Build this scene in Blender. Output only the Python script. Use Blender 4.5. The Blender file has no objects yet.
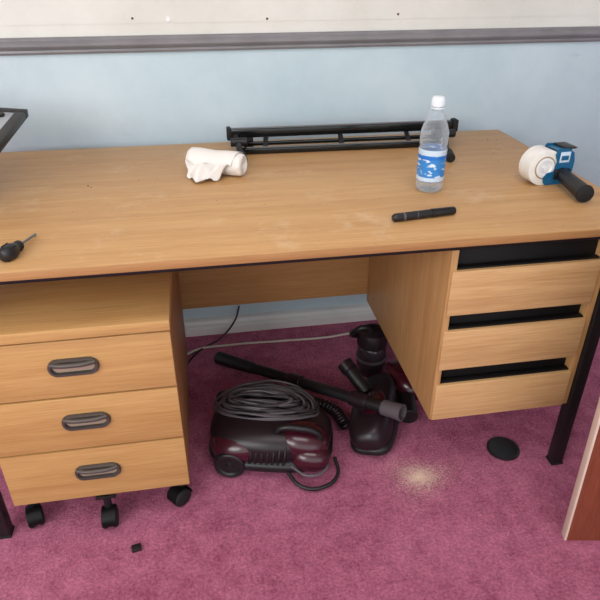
import bpy, bmesh, math, random
from mathutils import Vector, Matrix, Euler, noise as mnoise
random.seed(7)
S=bpy.context.scene
D=bpy.data

def lin(c):
    c=c/255.0
    return c/12.92 if c<=0.04045 else ((c+0.055)/1.055)**2.4
def rgb(r,g,b): return (lin(r),lin(g),lin(b),1.0)

# ---------------------------------------------------------------- materials
def mat(name,col,rough=0.5,metal=0.0,spec=0.5,trans=0.0,ior=1.45,coat=0.0,bump=None,var=None):
    m=D.materials.new(name); m.use_nodes=True
    nt=m.node_tree; p=nt.nodes['Principled BSDF']
    p.inputs['Base Color'].default_value=col
    p.inputs['Roughness'].default_value=rough
    p.inputs['Metallic'].default_value=metal
    p.inputs['Specular IOR Level'].default_value=spec
    p.inputs['Transmission Weight'].default_value=trans
    p.inputs['IOR'].default_value=ior
    p.inputs['Coat Weight'].default_value=coat
    tc=nt.nodes.new('ShaderNodeTexCoord')
    if var:
        sc,amt=var
        n=nt.nodes.new('ShaderNodeTexNoise'); n.inputs['Scale'].default_value=sc; n.inputs['Detail'].default_value=4
        nt.links.new(tc.outputs['Object'],n.inputs['Vector'])
        r=nt.nodes.new('ShaderNodeValToRGB')
        r.color_ramp.elements[0].position=.3; r.color_ramp.elements[1].position=.7
        r.color_ramp.elements[0].color=tuple(c*(1-amt) for c in col[:3])+(1,)
        r.color_ramp.elements[1].color=tuple(min(1,c*(1+amt)) for c in col[:3])+(1,)
        nt.links.new(n.outputs['Fac'],r.inputs['Fac']); nt.links.new(r.outputs['Color'],p.inputs['Base Color'])
    if bump:
        sc,st,dist=bump
        n=nt.nodes.new('ShaderNodeTexNoise'); n.inputs['Scale'].default_value=sc; n.inputs['Detail'].default_value=3
        nt.links.new(tc.outputs['Object'],n.inputs['Vector'])
        b=nt.nodes.new('ShaderNodeBump'); b.inputs['Strength'].default_value=st; b.inputs['Distance'].default_value=dist
        nt.links.new(n.outputs['Fac'],b.inputs['Height']); nt.links.new(b.outputs['Normal'],p.inputs['Normal'])
    return m

def wood(name,dark,light,axis='X',rough=0.38,scale=1.0,spec=.4,dirty=False):
    m=D.materials.new(name); m.use_nodes=True
    nt=m.node_tree; N=nt.nodes; L=nt.links; p=N['Principled BSDF']
    tc=N.new('ShaderNodeTexCoord')
    def stretched(a,b):
        mp=N.new('ShaderNodeMapping')
        s=[b*scale]*3; s['XYZ'.index(axis)]=a*scale
        mp.inputs['Scale'].default_value=s
        L.new(tc.outputs['Object'],mp.inputs['Vector']); return mp
    def nz(mp,det,dis=0.0,rgh=.5):
        n=N.new('ShaderNodeTexNoise'); n.inputs['Scale'].default_value=1; n.inputs['Detail'].default_value=det
        n.inputs['Distortion'].default_value=dis; n.inputs['Roughness'].default_value=rgh
        L.new(mp.outputs['Vector'],n.inputs['Vector']); return n
    n1=nz(stretched(1.4,34),5,.4,.6)
    n2=nz(stretched(10,330),3,0,.6)
    n3=nz(stretched(1.0,3.0),2)
    a=N.new('ShaderNodeMath'); a.operation='MULTIPLY'; a.inputs[1].default_value=.36; L.new(n1.outputs['Fac'],a.inputs[0])
    b=N.new('ShaderNodeMath'); b.operation='MULTIPLY_ADD'; b.inputs[1].default_value=.44; L.new(n2.outputs['Fac'],b.inputs[0]); L.new(a.outputs[0],b.inputs[2])
    c=N.new('ShaderNodeMath'); c.operation='MULTIPLY_ADD'; c.inputs[1].default_value=.2; L.new(n3.outputs['Fac'],c.inputs[0]); L.new(b.outputs[0],c.inputs[2])
    r=N.new('ShaderNodeValToRGB'); e=r.color_ramp.elements
    e[0].position=.36; e[0].color=dark; e[1].position=.65; e[1].color=light
    L.new(c.outputs[0],r.inputs['Fac'])
    if dirty:
        n5=N.new('ShaderNodeTexNoise'); n5.inputs['Scale'].default_value=7; n5.inputs['Detail'].default_value=8; n5.inputs['Roughness'].default_value=.75; L.new(tc.outputs['Object'],n5.inputs['Vector'])
        mr=N.new('ShaderNodeMapRange'); mr.inputs['From Min'].default_value=.56; mr.inputs['From Max'].default_value=.75; mr.inputs['To Max'].default_value=.5; L.new(n5.outputs['Fac'],mr.inputs['Value'])
        mx=N.new('ShaderNodeMixRGB'); mx.inputs[2].default_value=rgb(214,190,160); L.new(mr.outputs['Result'],mx.inputs[0]); L.new(r.outputs['Color'],mx.inputs[1])
        n6=N.new('ShaderNodeTexNoise'); n6.inputs['Scale'].default_value=30; n6.inputs['Detail'].default_value=6; n6.inputs['Roughness'].default_value=.75; L.new(tc.outputs['Object'],n6.inputs['Vector'])
        mr2=N.new('ShaderNodeMapRange'); mr2.inputs['From Min'].default_value=.66; mr2.inputs['From Max'].default_value=.73; mr2.inputs['To Max'].default_value=.6; L.new(n6.outputs['Fac'],mr2.inputs['Value'])
        mx2=N.new('ShaderNodeMixRGB'); mx2.inputs[2].default_value=rgb(126,90,60); L.new(mr2.outputs['Result'],mx2.inputs[0]); L.new(mx.outputs[0],mx2.inputs[1])
        L.new(mx2.outputs[0],p.inputs['Base Color'])
        mr3=N.new('ShaderNodeMapRange'); mr3.inputs['To Min'].default_value=rough-.07; mr3.inputs['To Max'].default_value=rough+.12; L.new(n5.outputs['Fac'],mr3.inputs['Value']); L.new(mr3.outputs['Result'],p.inputs['Roughness'])
    else:
        L.new(r.outputs['Color'],p.inputs['Base Color']); p.inputs['Roughness'].default_value=rough
    bp=N.new('ShaderNodeBump'); bp.inputs['Strength'].default_value=.12; bp.inputs['Distance'].default_value=.001
    L.new(n2.outputs['Fac'],bp.inputs['Height']); L.new(bp.outputs['Normal'],p.inputs['Normal'])
    p.inputs['Specular IOR Level'].default_value=spec
    return m

M={}
M['top']=wood('oak_laminate_x',rgb(174,130,80),rgb(202,161,110),'X',rough=.42,dirty=True)
M['frontX']=wood('oak_front_x',rgb(176,134,86),rgb(208,170,120),'X',rough=.5)
M['sideZ']=wood('oak_side_z',rgb(162,118,70),rgb(198,156,104),'Z',rough=.48)
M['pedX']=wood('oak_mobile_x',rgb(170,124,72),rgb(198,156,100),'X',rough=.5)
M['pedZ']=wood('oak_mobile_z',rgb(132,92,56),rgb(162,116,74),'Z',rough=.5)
M['edge']=wood('oak_edge',rgb(152,108,64),rgb(180,134,86),'X',rough=.45)
M['modesty']=wood('oak_modesty',rgb(150,106,62),rgb(176,132,84),'X',rough=.5)
M['black']=mat('black_steel',rgb(24,23,24),.42,0,.45,bump=(400,.05,.001))
M['gap']=mat('black_recess',rgb(18,16,16),.6,0,.3)
M['plastic']=mat('black_plastic',rgb(24,23,25),.42,0,.5)
M['rubber']=mat('black_rubber',rgb(20,20,21),.7)
M['gloss']=mat('black_gloss',rgb(14,16,16),.18,0,.6)
M['handle']=mat('handle_bronze',rgb(86,80,76),.48,.45)
M['handlein']=mat('handle_inner',rgb(160,140,122),.5,.15)
M['white']=mat('white_plastic',rgb(228,228,228),.4)
M['bag']=mat('bin_liner_white',rgb(226,222,216),.42,0,.4,bump=(55,.45,.004))
M['chrome']=mat('steel',rgb(180,180,182),.25,.9)
M['greymet']=mat('grey_metal',rgb(120,122,124),.35,.6)
M['greyplast']=mat('grey_plastic',rgb(84,78,82),.4)
M['maroon']=mat('maroon_plastic',rgb(58,16,28),.26,0,.55,coat=.3)
M['darkplum']=mat('dark_charcoal_plastic',rgb(30,20,25),.36,0,.5)
M['cable']=mat('cable_black',rgb(45,40,43),.5)
M['cablew']=mat('cable_white',rgb(205,195,185),.5)
M['blue']=mat('blue_enamel',rgb(24,96,136),.3,.1)
M['bluecap']=mat('cap_white',rgb(225,232,240),.35)
M['tape']=mat('packing_tape',rgb(226,224,218),.35,var=(40,.05))
M['core']=mat('cardboard_core',rgb(170,140,105),.8)
M['paper']=mat('paper',rgb(225,205,205),.8)
M['dust']=mat('sawdust',rgb(218,186,170),.95,0,.1,var=(90,.12))
M['crumb']=mat('crumbs',rgb(90,62,44),.9)
M['board']=wood('mahogany',rgb(108,52,34),rgb(138,74,50),'Z',rough=.4)
M['boardedge']=mat('board_edge_white',rgb(215,195,178),.5)
M['silver']=mat('silver_panel',rgb(178,186,192),.4,.2)
M['smoke']=mat('smoked_clear',rgb(70,60,66),.12,0,.5,trans=.5)

def thin_clear(name,tint,glossmix,rough):
    m=D.materials.new(name); m.use_nodes=True; nt=m.node_tree; N=nt.nodes; L=nt.links
    N.remove(N['Principled BSDF']); out=N['Material Output']
    t=N.new('ShaderNodeBsdfTransparent'); t.inputs[0].default_value=tint
    g=N.new('ShaderNodeBsdfPrincipled'); g.inputs['Base Color'].default_value=rgb(205,214,220); g.inputs['Roughness'].default_value=rough
    lw=N.new('ShaderNodeLayerWeight'); lw.inputs['Blend'].default_value=.35
    mr=N.new('ShaderNodeMapRange'); mr.inputs['To Min'].default_value=glossmix; mr.inputs['To Max'].default_value=.85
    L.new(lw.outputs['Facing'],mr.inputs['Value'])
    mx=N.new('ShaderNodeMixShader'); L.new(mr.outputs['Result'],mx.inputs['Fac']); L.new(t.outputs[0],mx.inputs[1]); L.new(g.outputs[0],mx.inputs[2])
    L.new(mx.outputs[0],out.inputs['Surface']); return m
M['pet']=thin_clear('clear_pet',(.96,.98,1,1),.14,.08)
m=mat('bottle_label',rgb(40,120,195),.35); nt=m.node_tree; N=nt.nodes;L=nt.links
tc=N.new('ShaderNodeTexCoord'); mp=N.new('ShaderNodeMapping'); mp.inputs['Scale'].default_value=(60,60,130)
L.new(tc.outputs['Object'],mp.inputs['Vector'])
n=N.new('ShaderNodeTexNoise'); n.inputs['Scale'].default_value=1.0; n.inputs['Detail'].default_value=1
L.new(mp.outputs['Vector'],n.inputs['Vector'])
r=N.new('ShaderNodeValToRGB'); e=r.color_ramp.elements
e[0].position=.56; e[0].color=rgb(52,128,198); e[1].position=.62; e[1].color=rgb(205,222,238)
L.new(n.outputs['Fac'],r.inputs['Fac']); L.new(r.outputs['Color'],N['Principled BSDF'].inputs['Base Color'])
M['label']=m
M['labelblue']=mat('label_blue',rgb(34,112,196),.35)
M['labellight']=mat('label_light',rgb(196,214,230),.35)

m=D.materials.new('pink_carpet'); m.use_nodes=True; nt=m.node_tree; N=nt.nodes;L=nt.links;p=N['Principled BSDF']
tc=N.new('ShaderNodeTexCoord')
def nn(sc,det,rg=.6):
    n=N.new('ShaderNodeTexNoise'); n.inputs['Scale'].default_value=sc; n.inputs['Detail'].default_value=det; n.inputs['Roughness'].default_value=rg
    L.new(tc.outputs['Object'],n.inputs['Vector']); return n
na=nn(120,5,.8); nb=nn(18,6,.75); nc=nn(2.5,2)
s=N.new('ShaderNodeMath'); s.operation='MULTIPLY'; s.inputs[1].default_value=.50; L.new(na.outputs['Fac'],s.inputs[0])
s2=N.new('ShaderNodeMath'); s2.operation='MULTIPLY_ADD'; s2.inputs[1].default_value=.34; L.new(nb.outputs['Fac'],s2.inputs[0]); L.new(s.outputs[0],s2.inputs[2])
s3=N.new('ShaderNodeMath'); s3.operation='MULTIPLY_ADD'; s3.inputs[1].default_value=.16; L.new(nc.outputs['Fac'],s3.inputs[0]); L.new(s2.outputs[0],s3.inputs[2])
r=N.new('ShaderNodeValToRGB'); e=r.color_ramp.elements
e[0].position=.40; e[0].color=rgb(160,70,104); e[1].position=.60; e[1].color=rgb(232,138,172)
L.new(s3.outputs[0],r.inputs['Fac']); L.new(r.outputs['Color'],p.inputs['Base Color'])
p.inputs['Roughness'].default_value=.95; p.inputs['Specular IOR Level'].default_value=.12
p.inputs['Sheen Weight'].default_value=.08
bp=N.new('ShaderNodeBump'); bp.inputs['Strength'].default_value=1.0; bp.inputs['Distance'].default_value=.012
L.new(na.outputs['Fac'],bp.inputs['Height']); L.new(bp.outputs['Normal'],p.inputs['Normal'])
M['carpet']=m
def wallmat(name,c1,c2,scuff):
    m=D.materials.new(name); m.use_nodes=True; nt=m.node_tree; N=nt.nodes;L=nt.links;p=N['Principled BSDF']
    tc=N.new('ShaderNodeTexCoord')
    n=N.new('ShaderNodeTexNoise'); n.inputs['Scale'].default_value=2.6; n.inputs['Detail'].default_value=8; n.inputs['Roughness'].default_value=.65; L.new(tc.outputs['Object'],n.inputs['Vector'])
    r=N.new('ShaderNodeValToRGB'); e=r.color_ramp.elements; e[0].position=.32;e[1].position=.68; e[0].color=c1; e[1].color=c2
    L.new(n.outputs['Fac'],r.inputs['Fac'])
    mp=N.new('ShaderNodeMapping'); mp.inputs['Scale'].default_value=(7,7,26); L.new(tc.outputs['Object'],mp.inputs['Vector'])
    n3=N.new('ShaderNodeTexNoise'); n3.inputs['Scale'].default_value=1; n3.inputs['Detail'].default_value=7; n3.inputs['Roughness'].default_value=.7; L.new(mp.outputs['Vector'],n3.inputs['Vector'])
    mr=N.new('ShaderNodeMapRange'); mr.inputs['From Min'].default_value=.64; mr.inputs['From Max'].default_value=.74; mr.inputs['To Max'].default_value=.30; L.new(n3.outputs['Fac'],mr.inputs['Value'])
    mx=N.new('ShaderNodeMixRGB'); mx.inputs[2].default_value=scuff; L.new(mr.outputs['Result'],mx.inputs[0]); L.new(r.outputs['Color'],mx.inputs[1])
    L.new(mx.outputs[0],p.inputs['Base Color'])
    n2=N.new('ShaderNodeTexNoise'); n2.inputs['Scale'].default_value=60; n2.inputs['Detail'].default_value=5; L.new(tc.outputs['Object'],n2.inputs['Vector'])
    bp=N.new('ShaderNodeBump'); bp.inputs['Strength'].default_value=.2; bp.inputs['Distance'].default_value=.004
    L.new(n2.outputs['Fac'],bp.inputs['Height']); L.new(bp.outputs['Normal'],p.inputs['Normal'])
    p.inputs['Roughness'].default_value=.6; p.inputs['Specular IOR Level'].default_value=.3
    return m
M['wallblue']=wallmat('wall_pale_blue',rgb(178,198,207),rgb(196,212,219),rgb(160,172,180))
M['wallcream']=wallmat('wall_cream',rgb(206,205,197),rgb(222,221,214),rgb(190,186,176))
M['rail']=mat('rail_grey_gloss',rgb(124,121,124),.3,0,.5,var=(12,.12))
M['skirt']=mat('skirting_white',rgb(222,222,220),.45,var=(8,.06))
M['ceil']=mat('ceiling_white',rgb(235,235,232),.8)

# ---------------------------------------------------------------- geometry helpers
def obj(name,me,mats,parent=None,smooth=False):
    o=D.objects.new(name,me); S.collection.objects.link(o)
    for m in (mats if isinstance(mats,(list,tuple)) else [mats]): me.materials.append(m)
    if smooth:
        for p in me.polygons: p.use_smooth=True
    if parent: o.parent=parent
    return o
def empty(name,loc=(0,0,0)):
    e=D.objects.new(name,None); S.collection.objects.link(e); e.empty_display_size=.05; return e
def auto_smooth(me,ang=40):
    for p in me.polygons: p.use_smooth=True
    bm=bmesh.new(); bm.from_mesh(me)
    for e in bm.edges:
        if len(e.link_faces)==2 and e.calc_face_angle(0)>math.radians(ang): e.smooth=False
    bm.to_mesh(me); bm.free()
def box(name,x0,x1,y0,y1,z0,z1,m,parent=None,bev=0.0015,mtx=None,seg=2):
    bm=bmesh.new(); bmesh.ops.create_cube(bm,size=1)
    for v in bm.verts:
        v.co=Vector(((x0+x1)/2+v.co.x*(x1-x0),(y0+y1)/2+v.co.y*(y1-y0),(z0+z1)/2+v.co.z*(z1-z0)))
    if bev>0: bmesh.ops.bevel(bm,geom=list(bm.edges),offset=bev,segments=seg,affect='EDGES',profile=.5)
    if mtx: bmesh.ops.transform(bm,matrix=mtx,verts=bm.verts)
    me=D.meshes.new(name); bm.to_mesh(me); bm.free(); auto_smooth(me,35)
    return obj(name,me,m,parent)
def lathe(name,prof,m,parent=None,mtx=None,seg=40,cap=True,ang=40,fn=None):
    bm=bmesh.new(); rings=[]
    for r,z in prof:
        if r<1e-6: rings.append([bm.verts.new((0,0,z))])
        else: rings.append([bm.verts.new((r*math.cos(2*math.pi*i/seg),r*math.sin(2*math.pi*i/seg),z)) for i in range(seg)])
    for a,b in zip(rings,rings[1:]):
        for i in range(seg):
            j=(i+1)%seg
            if len(a)==1 and len(b)==1: continue
            if len(a)==1: vs=[a[0],b[j],b[i]]
            elif len(b)==1: vs=[a[i],a[j],b[0]]
            else: vs=[a[i],a[j],b[j],b[i]]
            bm.faces.new(vs)
    bmesh.ops.recalc_face_normals(bm,faces=bm.faces)
    if fn:
        for v in bm.verts: v.co=fn(v.co)
    if mtx: bmesh.ops.transform(bm,matrix=mtx,verts=bm.verts)
    me=D.meshes.new(name); bm.to_mesh(me); bm.free(); auto_smooth(me,ang)
    return obj(name,me,m,parent)
def frame(p0,p1):
    p0=Vector(p0); d=Vector(p1)-p0
    q=Vector((0,0,1)).rotation_difference(d.normalized())
    return Matrix.Translation(p0)@q.to_matrix().to_4x4(), d.length
def rod(name,p0,p1,r,m,parent=None,r2=None,seg=28,bev=.0015):
    mt,l=frame(p0,p1); r2=r if r2 is None else r2
    b=min(bev,r*.4,r2*.4)
    return lathe(name,[(0,0),(r-b,0),(r,b),(r2,l-b),(r2-b,l),(0,l)],m,parent,mt,seg)
def tube(name,pts,r,m,parent=None,cyclic=False,res=10,bres=5,radii=None):
    cu=D.curves.new(name+'_c','CURVE'); cu.dimensions='3D'; cu.resolution_u=res; cu.bevel_depth=r; cu.bevel_resolution=bres; cu.use_fill_caps=True
    sp=cu.splines.new('BEZIER'); sp.bezier_points.add(len(pts)-1)
    for i,p in enumerate(pts):
        b=sp.bezier_points[i]; b.co=p; b.handle_left_type='AUTO'; b.handle_right_type='AUTO'
        if radii: b.radius=radii[i]
    sp.use_cyclic_u=cyclic
    t=D.objects.new('tmp',cu); S.collection.objects.link(t)
    dg=bpy.context.evaluated_depsgraph_get(); dg.update()
    me=D.meshes.new_from_object(t.evaluated_get(dg))
    D.objects.remove(t); D.curves.remove(cu)
    me.name=name; me.materials.clear()
    return obj(name,me,m,parent,True)
def slab(name,outline,depth,m,parent=None,mtx=None,bev=.002,seg=2):
    bm=bmesh.new(); vs=[bm.verts.new((x,y,0)) for x,y in outline]
    f=bm.faces.new(vs); r=bmesh.ops.extrude_face_region(bm,geom=[f])
    bmesh.ops.translate(bm,verts=[g for g in r['geom'] if isinstance(g,bmesh.types.BMVert)],vec=(0,0,depth))
    bmesh.ops.recalc_face_normals(bm,faces=bm.faces)
    if bev>0:
        es=[e for e in bm.edges if abs(e.verts[0].co.z-e.verts[1].co.z)<1e-7]
        bmesh.ops.bevel(bm,geom=es,offset=bev,segments=seg,affect='EDGES')
    if mtx: bmesh.ops.transform(bm,matrix=mtx,verts=bm.verts)
    me=D.meshes.new(name); bm.to_mesh(me); bm.free(); auto_smooth(me,35)
    return obj(name,me,m,parent)
def pill(w,h,n=10):
    r=h/2; o=[]
    for i in range(n+1):
        a=-math.pi/2+math.pi*i/n; o.append((w/2-r+r*math.cos(a),r*math.sin(a)))
    for i in range(n+1):
        a=math.pi/2+math.pi*i/n; o.append((-w/2+r+r*math.cos(a),r*math.sin(a)))
    return o
def blob(name,loc,size,m,parent=None,rot=(0,0,0),pw=2.6,fn=None,seg=40):
    bm=bmesh.new(); bmesh.ops.create_uvsphere(bm,u_segments=seg,v_segments=seg//2,radius=1)
    for v in bm.verts:
        c=v.co; k=(abs(c.x)**pw+abs(c.y)**pw+abs(c.z)**pw)**(1/pw); c=c/k
        if fn: c=fn(c)
        v.co=Vector((c.x*size[0],c.y*size[1],c.z*size[2]))
    mt=Matrix.Translation(loc)@Euler(rot).to_matrix().to_4x4()
    bmesh.ops.transform(bm,matrix=mt,verts=bm.verts)
    me=D.meshes.new(name); bm.to_mesh(me); bm.free()
    return obj(name,me,m,parent,True)

# ---------------------------------------------------------------- room
WY=2.03
box('floor',-2.6,3.0,-2.2,WY+.1,-.05,0,M['carpet'],bev=0)
wb=empty('wall_back')
box('lower_paint',-2.6,3.0,WY,WY+.1,0,1.05,M['wallblue'],wb,bev=0)
box('upper_paint',-2.6,3.0,WY,WY+.1,1.05,2.5,M['wallcream'],wb,bev=0)
box('lining_paper_edge',-2.6,3.0,WY-.0015,WY,1.108,1.9,M['wallcream'],wb,bev=0)
box('wall_left',-2.7,-2.6,-2.2,WY+.1,0,2.5,M['wallcream'],bev=0)
box('wall_right',3.0,3.1,-2.2,WY+.1,0,2.5,M['wallblue'],bev=0)
box('ceiling',-2.7,3.1,-2.2,WY+.1,2.5,2.55,M['ceil'],bev=0)
def moulding(name,prof,x0,x1,m):
    bm=bmesh.new()
    a=[bm.verts.new((x0,y,z)) for y,z in prof]; b=[bm.verts.new((x1,y,z)) for y,z in prof]
    n=len(prof)
    for i in range(n):
        j=(i+1)%n; bm.faces.new((a[i],a[j],b[j],b[i]))
    bm.faces.new(a); bm.faces.new(b[::-1]); bmesh.ops.recalc_face_normals(bm,faces=bm.faces)
    me=D.meshes.new(name); bm.to_mesh(me); bm.free(); auto_smooth(me,30); return obj(name,me,m)
moulding('trim_1',[(WY,1.028),(WY-.010,1.028),(WY-.013,1.034),(WY-.012,1.040),(WY-.019,1.044),(WY-.024,1.052),(WY-.024,1.058),(WY-.018,1.064),(WY-.012,1.066),(WY-.012,1.071),(WY-.008,1.075),(WY,1.075)],-2.6,3.0,M['rail'])
moulding('baseboard_back',[(WY,0),(WY-.045,0),(WY-.045,.030),(WY-.038,.036),(WY-.030,.040),(WY-.024,.052),(WY-.012,.056),(WY,.056)],-2.6,3.0,M['skirt'])

# ---------------------------------------------------------------- desk
desk=empty('office_desk')
TZ=.757; TB=.738
DX0,DX1,DY0,DY1=-.72,1.035,1.115,1.965
box('desktop',DX0,DX1,DY0+.002,DY1,TB,TZ,M['top'],desk,bev=.001)
box('desktop_edge_strip',DX0,DX1,DY0,DY0+.003,TB,TZ-.001,M['edge'],desk,bev=.0008)
for nm,x in (('left',-.575),('right',.952)):
    box('leg_front_'+nm,x-.016,x+.016,1.128,1.160,0.006,TB,M['black'],desk,bev=.003)
    box('leg_rear_'+nm,x-.016,x+.016,1.86,1.892,0.006,TB,M['black'],desk,bev=.003)
    box('side_rail_'+nm,x-.016,x+.016,1.16,1.86,.70,TB,M['black'],desk,bev=.002)
    box('foot_cap_front_'+nm,x-.018,x+.018,1.126,1.162,0,.008,M['rubber'],desk,bev=.002)
    box('foot_cap_rear_'+nm,x-.018,x+.018,1.858,1.894,0,.008,M['rubber'],desk,bev=.002)
box('front_rail',-.559,.936,1.136,1.158,.720,TB,M['black'],desk,bev=.002)
box('rear_rail',-.559,.936,1.862,1.89,.70,TB,M['black'],desk,bev=.002)
box('modesty_panel',-.559,.936,1.775,1.792,.25,.734,M['modesty'],desk,bev=.001)
PX0,PX1=.539,.934; PY0,PY1=1.138,1.772
box('ped_side_left',PX0,PX0+.016,PY0,PY1,.225,.719,M['sideZ'],desk,bev=.001)
box('ped_side_right',PX1-.018,PX1,PY0,PY1,.225,.719,M['sideZ'],desk,bev=.001)
box('ped_bottom',PX0+.016,PX1-.018,PY0+.02,PY1,.228,.242,M['frontX'],desk,bev=.001)
box('ped_carcass_black',PX0+.016,PX1-.018,PY0+.026,PY1-.01,.242,.718,M['gap'],desk,bev=.001)
for i,(za,zb) in enumerate(((.549,.667),(.389,.503),(.227,.339))):
    box('drawer_front_%d'%(i+1),PX0+.004,PX1-.019+(.001*i),PY0-.006,PY0+.012,za,zb,M['frontX'],desk,bev=.0015)
    box('drawer_grip_%d'%(i+1),PX0+.017,PX1-.020,PY0+.004,PY0+.02,zb,zb+.004,M['gap'],desk,bev=.001)
# ---------------------------------------------------------------- mobile pedestal
mp_=empty('mobile_drawer_pedestal')
QX0,QX1,QY0,QY1=-.530,-.098,1.135,1.70
box('top_panel',QX0-.002,QX1+.002,QY0-.006,QY1,.582,.608,M['pedX'],mp_,bev=.0015)
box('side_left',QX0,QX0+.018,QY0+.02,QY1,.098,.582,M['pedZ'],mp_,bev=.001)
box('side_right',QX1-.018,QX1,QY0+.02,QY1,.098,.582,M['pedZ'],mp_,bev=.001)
box('bottom_panel',QX0+.018,QX1-.018,QY0+.03,QY1,.098,.114,M['pedZ'],mp_,bev=.001)
box('carcass',QX0+.016,QX1-.016,QY0+.0195,QY1-.004,.114,.580,M['gap'],mp_,bev=.001)
for i,(za,zb) in enumerate(((.425,.5755),(.2675,.4200),(.102,.2620))):
    box('drawer_front_%d'%(i+1),QX0,QX1,QY0,QY0+.018,za,zb,M['pedX'],mp_,bev=.002)
    zc=(za+zb)/2+.008; xc=(QX0+QX1)/2+.001
    mt=Matrix.Translation((xc,QY0,zc))@Matrix.Rotation(math.radians(90),4,'X')
    bm=bmesh.new(); secs=[(.110,.044,0),(.110,.044,.005),(.105,.039,.010),(.095,.029,.010),(.091,.025,.006),(.091,.025,.001)]
    rings=[[bm.verts.new((x,y,z)) for x,y in pill(w,h)] for w,h,z in secs]
    for a,b in zip(rings,rings[1:]):
        n=len(a)
        for k in range(n): bm.faces.new((a[k],a[(k+1)%n],b[(k+1)%n],b[k]))
    bmesh.ops.recalc_face_normals(bm,faces=bm.faces); bmesh.ops.transform(bm,matrix=mt,verts=bm.verts)
    me=D.meshes.new('handle'); bm.to_mesh(me); bm.free(); auto_smooth(me,50)
    obj('handle_surround_%d'%(i+1),me,M['handle'],mp_)
    slab('handle_cup_%d'%(i+1),pill(.093,.027),.002,M['handlein'],mp_,mt,bev=0)
    tube('handle_grip_%d'%(i+1),[(xc-.047,QY0-.008,zc+.013),(xc-.03,QY0-.014,zc+.013),(xc,QY0-.016,zc+.013),(xc+.03,QY0-.014,zc+.013),(xc+.047,QY0-.008,zc+.013)],.0055,M['handle'],mp_)
def castor(i,x,y,rz,top=.098):
    R=Matrix.Translation((x,y,0))@Matrix.Rotation(rz,4,'Z')
    for s in (-1,1):
        lathe('castor_wheel_%d%s'%(i,'a' if s<0 else 'b'),[(0,-.001),(.010,0),(.022,.001),(.026,.004),(.027,.009),(.026,.013),(.022,.016),(.010,.017),(0,.018)],M['rubber'],mp_,R@Matrix.Translation((s*.012-.0085,-.012,.027))@Matrix.Rotation(math.radians(90),4,'Y'))
    bm=bmesh.new(); n=12
    vs=[]
    for k in range(n+1):
        a=math.radians(-10+200*k/n)
        for sx in (-.017,.017): vs.append((sx,-.012-.030*math.cos(a),.030+.030*math.sin(a)))
    vv=[bm.verts.new(v) for v in vs]
    for k in range(n): bm.faces.new((vv[2*k],vv[2*k+1],vv[2*k+3],vv[2*k+2]))
    bmesh.ops.solidify(bm,geom=bm.faces[:],thickness=.003)
    bmesh.ops.recalc_face_normals(bm,faces=bm.faces); bmesh.ops.transform(bm,matrix=R,verts=bm.verts)
    me=D.meshes.new('hood'); bm.to_mesh(me); bm.free(); auto_smooth(me,40); obj('castor_hood_%d'%i,me,M['plastic'],mp_)
    rod('castor_stem_%d'%i,(x,y,.045),(x,y,top),.010,M['plastic'],mp_)
castor(1,-.505,1.175,.3); castor(2,-.122,1.180,-.9); castor(3,-.485,1.64,.3); castor(4,-.14,1.64,-.4)
castor(5,-.310,1.140,.05,.10)
box('anti_tilt_bracket',-.335,-.285,1.13,1.40,.092,.10,M['black'],mp_,bev=.001)

# ---------------------------------------------------------------- monitor stand (left edge)
st=empty('monitor_stand')
mt=Matrix.Translation((-.445,1.745,.927))@Matrix.Rotation(math.radians(-4),4,'Z')@Matrix.Rotation(math.radians(6),4,'X')@Matrix.Rotation(math.radians(5),4,'Y')
box('tray_plate',-.40,-.024,-.31,-.024,-.006,.001,M['silver'],st,bev=.001,mtx=mt)
for nm,b in (('back',(-.42,0,-.026,0)),('front',(-.42,0,-.336,-.31)),('right',(-.026,0,-.31,-.026)),('left',(-.42,-.394,-.31,-.026))):
    box('tray_frame_'+nm,b[0],b[1],b[2],b[3],-.016,.004,M['black'],st,bev=.002,mtx=mt)
rod('tray_knob',mt@Vector((-.055,-.055,0)),mt@Vector((-.055,-.055,.008)),.012,M['black'],st)
rod('column',(-.645,1.60,TZ+.008),(-.645,1.60,.915),.016,M['black'],st)
rod('base_disc',(-.645,1.60,TZ),(-.645,1.60,TZ+.01),.065,M['black'],st)

# ---------------------------------------------------------------- folded metal frame
rk=empty('folded_metal_frame')
def bar(name,p0,p1,w,h,m):
    p0=Vector(p0);p1=Vector(p1); d=p1-p0; yaw=math.atan2(d.y,d.x); pit=-math.atan2(d.z,math.hypot(d.x,d.y))
    mt=Matrix.Translation(p0)@Matrix.Rotation(yaw,4,'Z')@Matrix.Rotation(pit,4,'Y')
    return box(name,0,d.length,-w/2,w/2,-h/2,h/2,m,rk,bev=.003,mtx=mt)
bar('rear_beam',(.095,1.90,.802),(.83,1.885,.802),.024,.028,M['gloss'])
bar('rear_beam_glint_strip',(.12,1.893,.8175),(.80,1.878,.8175),.008,.003,M['greymet'])  # thin grey bar standing in for the glint along the rear beam
bar('mid_beam',(.125,1.868,.775),(.80,1.852,.775),.012,.012,M['gloss'])
bar('front_beam',(.125,1.822,.766),(.76,1.807,.766),.020,.018,M['gloss'])
bar('front_glint_strip',(.14,1.820,.776),(.74,1.805,.776),.007,.003,M['greymet'])  # glint on the front beam, modelled as a grey strip
for k,x in enumerate((.20,.44,.66)):
    bar('cross_link_%d'%k,(x,1.815,.768),(x+.01,1.89,.790),.016,.006,M['plastic'])
tube('foot_left',[(.115,1.91,.790),(.117,1.85,.788),(.119,1.80,.784),(.119,1.775,.772),(.119,1.765,.766)],.010,M['plastic'],rk)
rod('foot_left_cap',(.121,1.765,.7715),(.121,1.715,.7715),.0145,M['rubber'],rk)
tube('foot_right',[(.80,1.90,.790),(.79,1.85,.788),(.765,1.78,.784),(.745,1.72,.775),(.738,1.695,.770)],.009,M['plastic'],rk)
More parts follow.
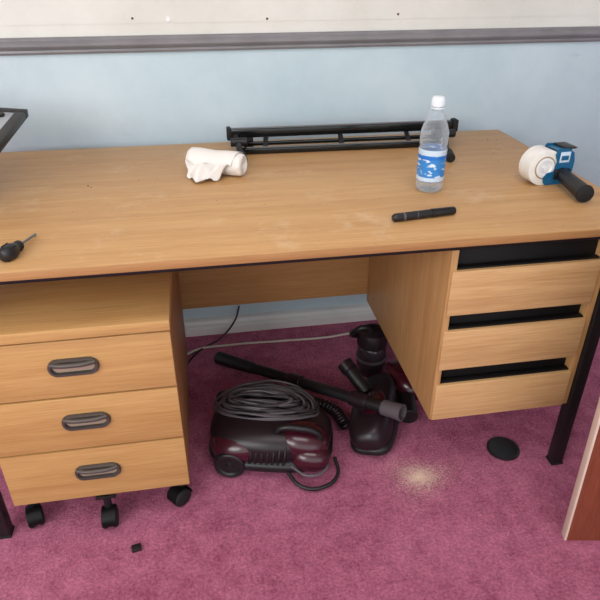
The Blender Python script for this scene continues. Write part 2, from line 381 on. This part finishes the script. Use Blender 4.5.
rod('foot_right_cap',(.740,1.69,.7705),(.726,1.635,.7705),.0135,M['rubber'],rk)
rod('hinge_left',(.095,1.83,.792),(.145,1.83,.792),.013,M['plastic'],rk)
rod('hinge_right',(.765,1.82,.792),(.81,1.82,.792),.013,M['plastic'],rk)
box('end_cap_left',.088,.102,1.884,1.916,.782,.820,M['rubber'],rk,bev=.003)
box('end_cap_right',.825,.842,1.868,1.902,.782,.820,M['rubber'],rk,bev=.003)
box('rear_pad_left',.14,.17,1.888,1.908,TZ,.79,M['rubber'],rk,bev=.002)
box('rear_pad_right',.76,.79,1.876,1.896,TZ,.79,M['rubber'],rk,bev=.002)

# ---------------------------------------------------------------- roll of bin bags
bg=empty('bin_liner_roll')
A=Vector((-.030,1.690,TZ+.0325)); B=Vector((.116,1.610,TZ+.0325))
mt,l=frame(A,B)
prof=[(.006,.0),(.012,.001),(.022,0),(.029,.003)]
for k in range(29):
    prof.append((.0305,.007+(l-.014)*k/28))
prof+=[(.029,l-.003),(.023,l),(.022,l-.003),(.018,l-.001),(.017,l-.004),(.013,l-.002),(.012,l-.005),(.007,l-.003),(.006,l-.01),(0,l-.01)]
def crumple(c):
    rr=math.hypot(c.x,c.y)
    if rr<.028: return c
    a=math.atan2(c.y,c.x)
    k=1+.055*mnoise.noise(Vector((c.x*28,c.y*28,c.z*22)))+.018*math.sin(a*7+c.z*60)
    return Vector((c.x*k,c.y*k,c.z))
lathe('roll',prof,M['bag'],bg,mt,60,ang=75,fn=crumple)
def sheet(name,fn,nu,nv,m,parent,thick=.0006):
    bm=bmesh.new(); g=[[bm.verts.new(fn(i/nu,j/nv)) for j in range(nv+1)] for i in range(nu+1)]
    for i in range(nu):
        for j in range(nv): bm.faces.new((g[i][j],g[i+1][j],g[i+1][j+1],g[i][j+1]))
    bmesh.ops.recalc_face_normals(bm,faces=bm.faces)
    me=D.meshes.new(name); bm.to_mesh(me); bm.free(); o=obj(name,me,m,parent,True)
    s=o.modifiers.new('s','SOLIDIFY'); s.thickness=thick; return o
ax=(B-A).normalized(); perp=Vector((ax.y,-ax.x,0))
if perp.y>0: perp=-perp
def loose(u,v):
    c=A.lerp(B,.04+.90*u*(1-.42*v)+.13*v)
    if v<.35:
        a=math.radians(125-125*(v/.35)); r=.0335+.0012*math.sin(u*9+v*4)
        p=c+perp*(r*math.cos(a))+Vector((0,0,r*math.sin(a)))
    else:
        w=(v-.35)/.65
        ext=.064*(1-.70*abs(u-.5)**1.5*2)
        p=c+perp*(.0335+ext*w)+Vector((0,0,-.0300*min(1,w*1.15)**.8))
        fold=(.5+.5*math.sin(u*13+w*3+1))
        p.z+=.024*math.sin(math.pi*min(1,w))*fold+.009*w*fold
        nz=mnoise.noise(p*38)*.010
        p+=Vector((nz*.8,nz*.8,abs(nz)*.8))
    p.z=max(p.z,TZ+.0012)
    return p
sheet('loose_bag_end',loose,48,48,M['bag'],bg)

# ---------------------------------------------------------------- water bottle
bt=empty('water_bottle'); BX,BY=.582,1.425
T=Matrix.Translation((BX,BY,TZ))
prof=[(0,.004),(.014,.002),(.024,0),(.031,.003),(.0345,.010),(.0345,.020),(.033,.025),(.0345,.029),(.0345,.112),(.033,.117),(.0355,.123),(.0345,.130),(.0358,.136),(.0345,.143),(.0355,.149),(.033,.158),(.030,.168),(.026,.178),(.0235,.185),(.022,.192),(.0165,.200),(.0135,.206),(.0130,.212),(.0130,.218)]
lathe('bottle_body',prof,M['pet'],bt,T,56,ang=60)
lathe('label_wrap',[(.0349,.031),(.0353,.0312),(.0353,.1118),(.0349,.112)],M['label'],bt,T,56)
lathe('label_band_top',[(.0354,.098),(.0356,.0982),(.0356,.1116),(.0354,.1118)],M['labellight'],bt,T,56)
lathe('label_band_mid',[(.0354,.088),(.0356,.0882),(.0356,.0965),(.0354,.0967)],M['labelblue'],bt,T,56)
lathe('label_band_bottom',[(.0354,.032),(.0356,.0322),(.0356,.042),(.0354,.0422)],M['labellight'],bt,T,56)
lathe('neck_ring',[(.0132,.208),(.0165,.2085),(.0165,.211),(.0132,.2115)],M['bluecap'],bt,T,40)
cap=[(.0135,.213),(.0152,.2135),(.0155,.216),(.0152,.232),(.0140,.2355),(.010,.2365),(0,.2365)]
lathe('screw_cap',cap,M['bluecap'],bt,T,40)
for k in range(24):
    a=2*math.pi*k/24; c=Vector((BX+.0155*math.cos(a),BY+.0155*math.sin(a),TZ+.216))
    rod('cap_rib_%02d'%k,c,c+Vector((0,0,.015)),.0007,M['bluecap'],bt,seg=6,bev=.0001)

# ---------------------------------------------------------------- marker pen
pn=empty('marker_pen'); P0=Vector((.424,1.231,TZ+.0105)); P1=Vector((.583,1.252,TZ+.0105))
mt,l=frame(P0,P1)
lathe('barrel',[(0,0),(.0065,0),(.0075,.002),(.0093,.004),(.0098,.012),(.0098,l*.60),(.0088,l*.60+.001),(.0088,l*.62)],M['plastic'],pn,mt)
lathe('cap',[(.0090,l*.615),(.0104,l*.617),(.0105,l*.63),(.0098,l*.97),(.0085,l-.001),(0,l)],M['plastic'],pn,mt)
d=(P1-P0).normalized()
c0=P0+d*(l*.64)+Vector((0,-.005,.0098))
tube('clip',[c0,c0+d*.02,c0+d*.045],.0014,M['plastic'],pn)
lathe('label_print',[(.00985,.025),(.0099,.0252),(.0099,.03),(.00985,.0302)],M['greyplast'],pn,mt)
lathe('label_print_2',[(.00985,.06),(.0099,.0602),(.0099,.0615),(.00985,.0617)],M['greyplast'],pn,mt)

# ---------------------------------------------------------------- screwdriver
sd=empty('screwdriver'); P0=Vector((-.404,1.156,TZ+.0165)); P1=Vector((-.368,1.285,TZ+.006)); mt,l=frame(P0,P1)
lathe('grip',[(0,0),(.009,.001),(.014,.005),(.0165,.014),(.0165,.030),(.0135,.040),(.0100,.048),(.0090,.054),(.0115,.059),(.0110,.064),(.004,.066),(0,.066)],M['plastic'],sd,mt)
for k in range(6):
    a=2*math.pi*k/6; q=mt@Vector((.0158*math.cos(a),.0158*math.sin(a),.010)); q2=mt@Vector((.0158*math.cos(a),.0158*math.sin(a),.032))
    rod('grip_rib_%d'%k,q,q2,.0022,M['rubber'],sd,seg=8)
lathe('shaft',[(.0028,.062),(.0028,l-.012),(.0035,l-.006),(.0012,l),(0,l)],M['greymet'],sd,mt,16)

# ---------------------------------------------------------------- tape dispenser
tp=empty('tape_dispenser')
C=Vector((.888,1.430,TZ+.0475)); axis=Vector((.10,-.98,.0)).normalized()
side=Vector((.98,.10,0)).normalized(); up=Vector((0,0,1))
mt,_=frame(C-axis*.024,C+axis*.024); W=.048
lathe('tape_roll',[(.030,0),(.0455,0),(.0475,.001),(.0475,W-.001),(.0455,W),(.030,W),(.030,0)],M['tape'],tp,mt,56)
lathe('tape_core',[(.027,-.0005),(.0302,-.0005),(.0302,W+.0005),(.027,W+.0005),(.027,-.0005)],M['core'],tp,mt,48)
lathe('hub',[(0,.004),(.026,.004),(.0265,.006),(.0265,W+.002),(.020,W+.003),(.018,W-.004),(.008,W-.004),(.008,W+.004),(0,W+.004)],M['white'],tp,mt,40)
R3=Matrix((side,up,axis)).transposed().to_4x4()
def lslab(name,out,z0,d,m): return slab(name,out,d,m,tp,Matrix.Translation(C)@R3@Matrix.Translation((0,0,z0)),bev=.0006)
def loc(x,y,z): return C+side*x+up*y+axis*z
def lbox(name,x0,x1,y0,y1,z0,z1,m,bev=.001):
    return box(name,x0,x1,y0,y1,z0,z1,m,tp,bev=bev,mtx=Matrix.Translation(C)@R3)
plate=[(.008,-.0465),(.070,-.0465),(.082,-.030),(.084,.012),(.078,.036),(.060,.048),(.030,.050),(.022,.034),(.030,.016),(.026,-.010),(.006,-.014),(-.004,-.026),(.000,-.040)]
lslab('side_plate',plate,.026,.0025,M['blue'])
lslab('rear_plate',plate,-.029,.0025,M['blue'])
lbox('top_bridge',.028,.070,.042,.045,-.026,.026,M['blue'])
lbox('front_bridge',.078,.081,-.030,.022,-.026,.026,M['blue'])
rod('guide_roller',loc(.064,.030,-.026),loc(.064,.030,.026),.008,M['white'],tp)
lbox('blade_guard',.050,.082,.046,.050,-.027,.027,M['plastic'])
lbox('blade',.080,.088,.048,.0495,-.026,.026,M['chrome'],.0003)
lbox('sticker',.036,.066,.012,.040,.0287,.0293,M['labellight'],.0001)
lbox('sticker_print',.040,.062,.018,.030,.0293,.0297,M['blue'],.0001)
lbox('side_clamp',.026,.072,-.032,-.004,.0287,.036,M['plastic'],.003)
h0=loc(.052,-.018,.022); h1=Vector((.925,1.272,TZ+.0245))
tube('grip',[h0,h0.lerp(h1,.35),h0.lerp(h1,.7),h1],.0185,M['plastic'],tp,radii=[.9,1,1.08,1.12])
mt,_=frame(h1,h1+(h1-h0).normalized()*.01)
lathe('grip_end',[(.0206,-.001),(.0228,.002),(.0215,.007),(.014,.010),(0,.010)],M['rubber'],tp,mt)

def scatter(name,pts,m,flat=.5):
    base=[(1,0,0),(-1,0,0),(0,1,0),(0,-1,0),(0,0,1),(0,0,-1)]
    fc=[(0,2,4),(2,1,4),(1,3,4),(3,0,4),(2,0,5),(1,2,5),(3,1,5),(0,3,5)]
    V=[];F=[]
    for (x,y,z,s) in pts:
        k=random.uniform(.6,1.4); n0=len(V); ca=math.cos(k*9); sa=math.sin(k*9)
        for b in base:
            px=b[0]*k*s; py=b[1]*s/k
            V.append((x+px*ca-py*sa,y+px*sa+py*ca,z+s*flat*(b[2]+1)))
        F+= [tuple(n0+i for i in f) for f in fc]
    me=D.meshes.new(name); me.from_pydata(V,[],F); me.update(); return obj(name,me,m)
pts=[(-.30,1.60,TZ,.003),(-.29,1.585,TZ,.0022),(-.17,1.62,TZ,.002),(-.12,1.63,TZ,.0015)]
for _ in range(18): pts.append((random.uniform(-.4,.35),random.uniform(1.33,1.53),TZ,random.uniform(.0006,.0016)))
for _ in range(12): pts.append((random.uniform(.85,.99),random.uniform(1.60,1.85),TZ,random.uniform(.001,.0022)))
scatter('desk_crumbs',[(a,b,c+.0002,d) for a,b,c,d in pts],M['crumb'])

# ---------------------------------------------------------------- vacuum cleaner
vc=empty('vacuum_cleaner')
cx,cy=.140,1.335
ang=math.radians(-14)
R=Matrix.Translation((cx,cy,0))@Matrix.Rotation(ang,4,'Z')
def L_(x,y,z): return R@Vector((x,y,z))
def shape(c):
    k=1-.28*max(0,c.x)
    return Vector((c.x,c.y*(1-.15*max(0,c.x)),c.z*k))
blob('body_shell',L_(0,0,.080),(.178,.122,.066),M['darkplum'],vc,(0,0,ang),2.8,shape)
blob('lower_bumper',L_(0,0,.040),(.183,.128,.026),M['plastic'],vc,(0,0,ang),3.2)
blob('dust_cover',L_(.095,-.050,.092),(.078,.062,.045),M['maroon'],vc,(0,.18,ang),2.3)
blob('front_cover',L_(.12,-.088,.062),(.055,.042,.038),M['maroon'],vc,(0,.1,ang),2.4)
blob('motor_cover',L_(-.085,-.035,.078),(.087,.093,.052),M['maroon'],vc,(0,-.1,ang),2.4)
for s,yy in ((1,-.115),(2,.115)):
    a=L_(-.105,yy*.95,.046); b=L_(-.105,yy*1.15,.046); mt,l=frame(a,b)
    lathe('wheel_%d'%s,[(0,0),(.042,0),(.044,.003),(.044,l-.004),(.040,l),(.032,l-.001),(.028,l-.005),(.012,l-.005),(.010,l),(0,l)],M['plastic'],vc,mt,40)
rod('front_wheel',L_(.13,-.02,.020),L_(.13,.02,.020),.019,M['rubber'],vc)
tube('carry_handle',[L_(.02,-.075,.125),L_(.035,-.08,.152),L_(.09,-.08,.156),L_(.135,-.075,.140),L_(.15,-.07,.11)],.009,M['plastic'],vc)
tube('front_hoop',[L_(.06,-.125,.03),L_(.10,-.160,.018),L_(.16,-.155,.014),L_(.20,-.11,.02),L_(.19,-.06,.035)],.0055,M['plastic'],vc)
tube('front_hoop_inner',[L_(.07,-.12,.05),L_(.12,-.145,.045),L_(.165,-.12,.045),L_(.17,-.07,.05)],.004,M['greyplast'],vc)
for k in range(7):
    x=-.05+.016*k
    tube('vent_rib_%d'%k,[L_(x,-.119,.05),L_(x+.004,-.125,.075),L_(x+.008,-.108,.11)],.0028,M['plastic'],vc)
def ellcoil(n):
    for k in range(n):
        f=k/(n-1); pts=[]
        rx=.085+.065*f+random.uniform(-.008,.008); ry=.018+.062*f+random.uniform(-.006,.006)
        oz=.162-.014*f+random.uniform(-.003,.003)
        ox=random.uniform(-.010,.010)-.020; oy=.040+random.uniform(-.008,.008)
        for j in range(10):
            a=2*math.pi*j/10
            pts.append(L_(ox+rx*math.cos(a),oy+ry*math.sin(a),oz-.030*f*(abs(math.cos(a))**3)+.004*math.sin(3*a+k)))
        tube('cable_loop_%02d'%k,pts,.0036,M['greyplast'] if k%3 else M['cable'],vc,cyclic=True,res=5,bres=2)
ellcoil(18)
W0=Vector((.005,1.79,.026)); W1=Vector((.50,1.265,.150)); dv=(W1-W0).normalized(); LL=(W1-W0).length
rod('wand_tube',W0+dv*.14,W1-dv*.02,.0175,M['plastic'],vc)
rod('wand_grip',W0,W0+dv*.17,.024,M['plastic'],vc,r2=.020)
rod('wand_collar',W0+dv*(LL*.45),W0+dv*(LL*.45+.05),.0215,M['darkplum'],vc)
rod('wand_collar_2',W0+dv*(LL*.78),W0+dv*(LL*.78+.06),.023,M['darkplum'],vc)
mt,l=frame(W1-dv*.05,W1+dv*.015)
lathe('wand_socket',[(.018,0),(.023,.002),(.024,.04),(.025,l-.004),(.025,l),(.021,l),(.020,l-.03),(0,l-.03)],M['greyplast'],vc,mt)
def rib_hose(name,pts,r,parent):
    cu=[]
    P=[Vector(p) for p in pts]; P=[P[0]*2-P[1]]+P+[P[-1]*2-P[-2]]
    for i in range(1,len(P)-2):
        for t in range(14):
            t/=14; a,b,c,d=P[i-1],P[i],P[i+1],P[i+2]
            cu.append(.5*((2*b)+(c-a)*t+(2*a-5*b+4*c-d)*t*t+(3*b-a-3*c+d)*t**3))
    cu.append(P[-2])
    bm=bmesh.new(); prev=None; seg=16; up=Vector((0,0,1))
    fine=[]
    for a,b in zip(cu,cu[1:]):
        n=max(2,int((b-a).length/.0022))
        for q in range(n): fine.append(a.lerp(b,q/n))
    for i in range(len(fine)-1):
        t=(fine[i+1]-fine[i]).normalized(); s=t.cross(up).normalized(); u=s.cross(t)
        rr=r*(1+.10*math.sin(i*1.15))
        ring=[bm.verts.new(fine[i]+s*rr*math.cos(2*math.pi*j/seg)+u*rr*math.sin(2*math.pi*j/seg)) for j in range(seg)]
        if prev:
            for j in range(seg): bm.faces.new((prev[j],prev[(j+1)%seg],ring[(j+1)%seg],ring[j]))
        prev=ring
    bmesh.ops.recalc_face_normals(bm,faces=bm.faces)
    me=D.meshes.new(name); bm.to_mesh(me); bm.free(); return obj(name,me,M['darkplum'],parent,True)
rib_hose('corrugated_hose',[L_(-.12,.06,.12),L_(-.17,.13,.08),L_(-.10,.20,.03),L_(.05,.21,.025),L_(.17,.16,.03),L_(.22,.08,.03)],.018,vc)

nz_=empty('vacuum_floor_head')
def wedge(c): return Vector((c.x,c.y,c.z*(1-.35*c.y)))
blob('nozzle_shell',(.468,1.385,.060),(.066,.160,.046),M['darkplum'],nz_,(math.radians(4),math.radians(-26),math.radians(-24)),3.2,wedge)
blob('nozzle_cover',(.458,1.35,.082),(.044,.085,.034),M['maroon'],nz_,(math.radians(4),math.radians(-26),math.radians(-24)),2.6)
blob('nozzle_base',(.480,1.385,.030),(.070,.165,.020),M['plastic'],nz_,(0,math.radians(-8),math.radians(-24)),4)
rod('nozzle_neck',(.46,1.44,.085),(.42,1.51,.125),.022,M['plastic'],nz_)
rod('nozzle_neck_collar',(.42,1.51,.125),(.405,1.535,.14),.026,M['darkplum'],nz_)
tube('nozzle_rib',[(.425,1.27,.065),(.437,1.33,.10),(.455,1.40,.115)],.004,M['greyplast'],nz_)
hu=empty('handheld_vacuum')
H0=Vector((.535,1.66,.0)); T=Matrix.Translation(H0)
lathe('dust_cup',[(0,.0),(.045,.0),(.050,.006),(.052,.05),(.050,.10),(.044,.115),(.040,.12)],M['smoke'],hu,T)
lathe('filter_cone',[(0,.006),(.022,.008),(.030,.07),(.038,.11),(0,.11)],M['greyplast'],hu,T)
lathe('motor_housing',[(.044,.113),(.053,.118),(.054,.145),(.048,.168),(.030,.180),(0,.182)],M['darkplum'],hu,T)
tube('hand_grip',[H0+Vector((-.01,-.02,.175)),H0+Vector((-.04,-.03,.205)),H0+Vector((-.065,-.02,.19)),H0+Vector((-.07,.01,.155)),H0+Vector((-.045,.03,.135))],.010,M['plastic'],hu)
lathe('cup_band',[(.0515,.060),(.0545,.061),(.0545,.070),(.0515,.071)],M['greyplast'],hu,T)
blob('hand_unit_body',(.600,1.515,.055),(.050,.085,.052),M['maroon'],hu,(0,0,.35),2.6)
rod('hand_unit_nozzle',(.60,1.46,.05),(.575,1.36,.035),.024,M['plastic'],hu,r2=.030)

# ---------------------------------------------------------------- floor bits
pc=empty('power_cable')
tube('mains_flex',[(-.14,1.82,.006),(-.08,1.88,.006),(.06,1.895,.006),(.24,1.89,.006),(.42,1.885,.006),(.55,1.895,.006),(.62,1.87,.006)],.0045,M['cablew'],pc)
tube('wall_flex',[(.10,1.995,.115),(.08,1.975,.065),(.02,1.94,.012),(-.06,1.88,.006),(-.12,1.78,.006)],.0035,M['cable'],pc)
T=Matrix.Translation((.825,1.213,0))
lathe('cable_grommet_cap',[(0,.005),(.036,.005),(.039,.0065),(.043,.008),(.047,.007),(.048,.004),(.048,0),(0,0)],M['plastic'],None,T,48)
pts=[]
for _ in range(7500):
    r=min(abs(random.gauss(0,.043)),.12); a=random.uniform(0,6.28)
    k=1+.25*math.sin(3*a+1)
    pts.append((.540+r*k*math.cos(a)*1.15,1.150+r*k*math.sin(a)*.9,.0,random.uniform(.0005,.0012)))
scatter('sawdust_pile',pts,M['dust'],.6)
box('plastic_clip',-.012,.012,-.010,.010,0,.008,M['plastic'],None,bev=.002,mtx=Matrix.Translation((-.24,1.04,0))@Matrix.Rotation(.2,4,'Z'))
slab('paper_scrap',[(-.02,-.012),(.006,-.018),(.022,.0),(.008,.016),(-.014,.014)],.0015,M['paper'],None,Matrix.Translation((.07,1.80,.001)),bev=0)
pts=[]
for _ in range(50): pts.append((random.uniform(-.2,.75),random.uniform(.72,1.0),0,random.uniform(.0008,.0018)))
scatter('carpet_lint',pts,M['paper'])

# ---------------------------------------------------------------- panel leaning at right
wp=empty('wooden_panel')
mt=Matrix.Translation((.832,.884,0))@Matrix.Rotation(math.radians(-10),4,'Z')@Matrix.Rotation(math.radians(-3),4,'X')
box('panel_face',.006,.62,0,.022,0,.80,M['board'],wp,bev=.001,mtx=mt)
box('edge_banding',0,.006,0,.022,0,.80,M['boardedge'],wp,bev=.001,mtx=mt)

wf=empty('wall_fixings')
for k,(x,z) in enumerate(((-.165,1.122),(-.06,1.118),(.24,1.115),(.66,1.122))):
    rod('plug_%d'%k,(x,WY,z),(x,WY-.004,z),.0035 if k!=1 else .008,M['crumb'] if k!=1 else M['white'],wf,seg=12)

# ---------------------------------------------------------------- lights
w=D.worlds.new('World'); S.world=w; w.use_nodes=True
bgn=w.node_tree.nodes['Background']; bgn.inputs[0].default_value=(.92,.97,1,1); bgn.inputs[1].default_value=1.7
def area(name,loc,target,sx,sy,pw,col):
    l=D.lights.new(name,'AREA'); l.shape='RECTANGLE'; l.size=sx; l.size_y=sy; l.energy=pw; l.color=col
    o=D.objects.new(name,l); S.collection.objects.link(o); o.location=loc
    o.rotation_euler=(Vector(target)-Vector(loc)).to_track_quat('-Z','Y').to_euler(); return o
area('window_light',(-1.9,-1.1,1.9),(.1,1.6,.5),2.0,1.5,62,(.98,1,1))
area('added_overhead_fill',(.3,.6,2.45),(.3,1.0,0),1.4,1.0,18,(1,1,.97))  # soft area light added at ceiling height, no lamp fitting modelled

# ---------------------------------------------------------------- camera
cam=D.cameras.new('camera'); co=D.objects.new('camera',cam); S.collection.objects.link(co)
cam.sensor_fit='HORIZONTAL'; cam.sensor_width=36; cam.lens=36; cam.clip_start=.02
co.location=(0,0,1.3)
co.rotation_euler=(math.radians(90-30.3),0,math.radians(-9.6))
S.camera=co
S.view_settings.view_transform='Standard'
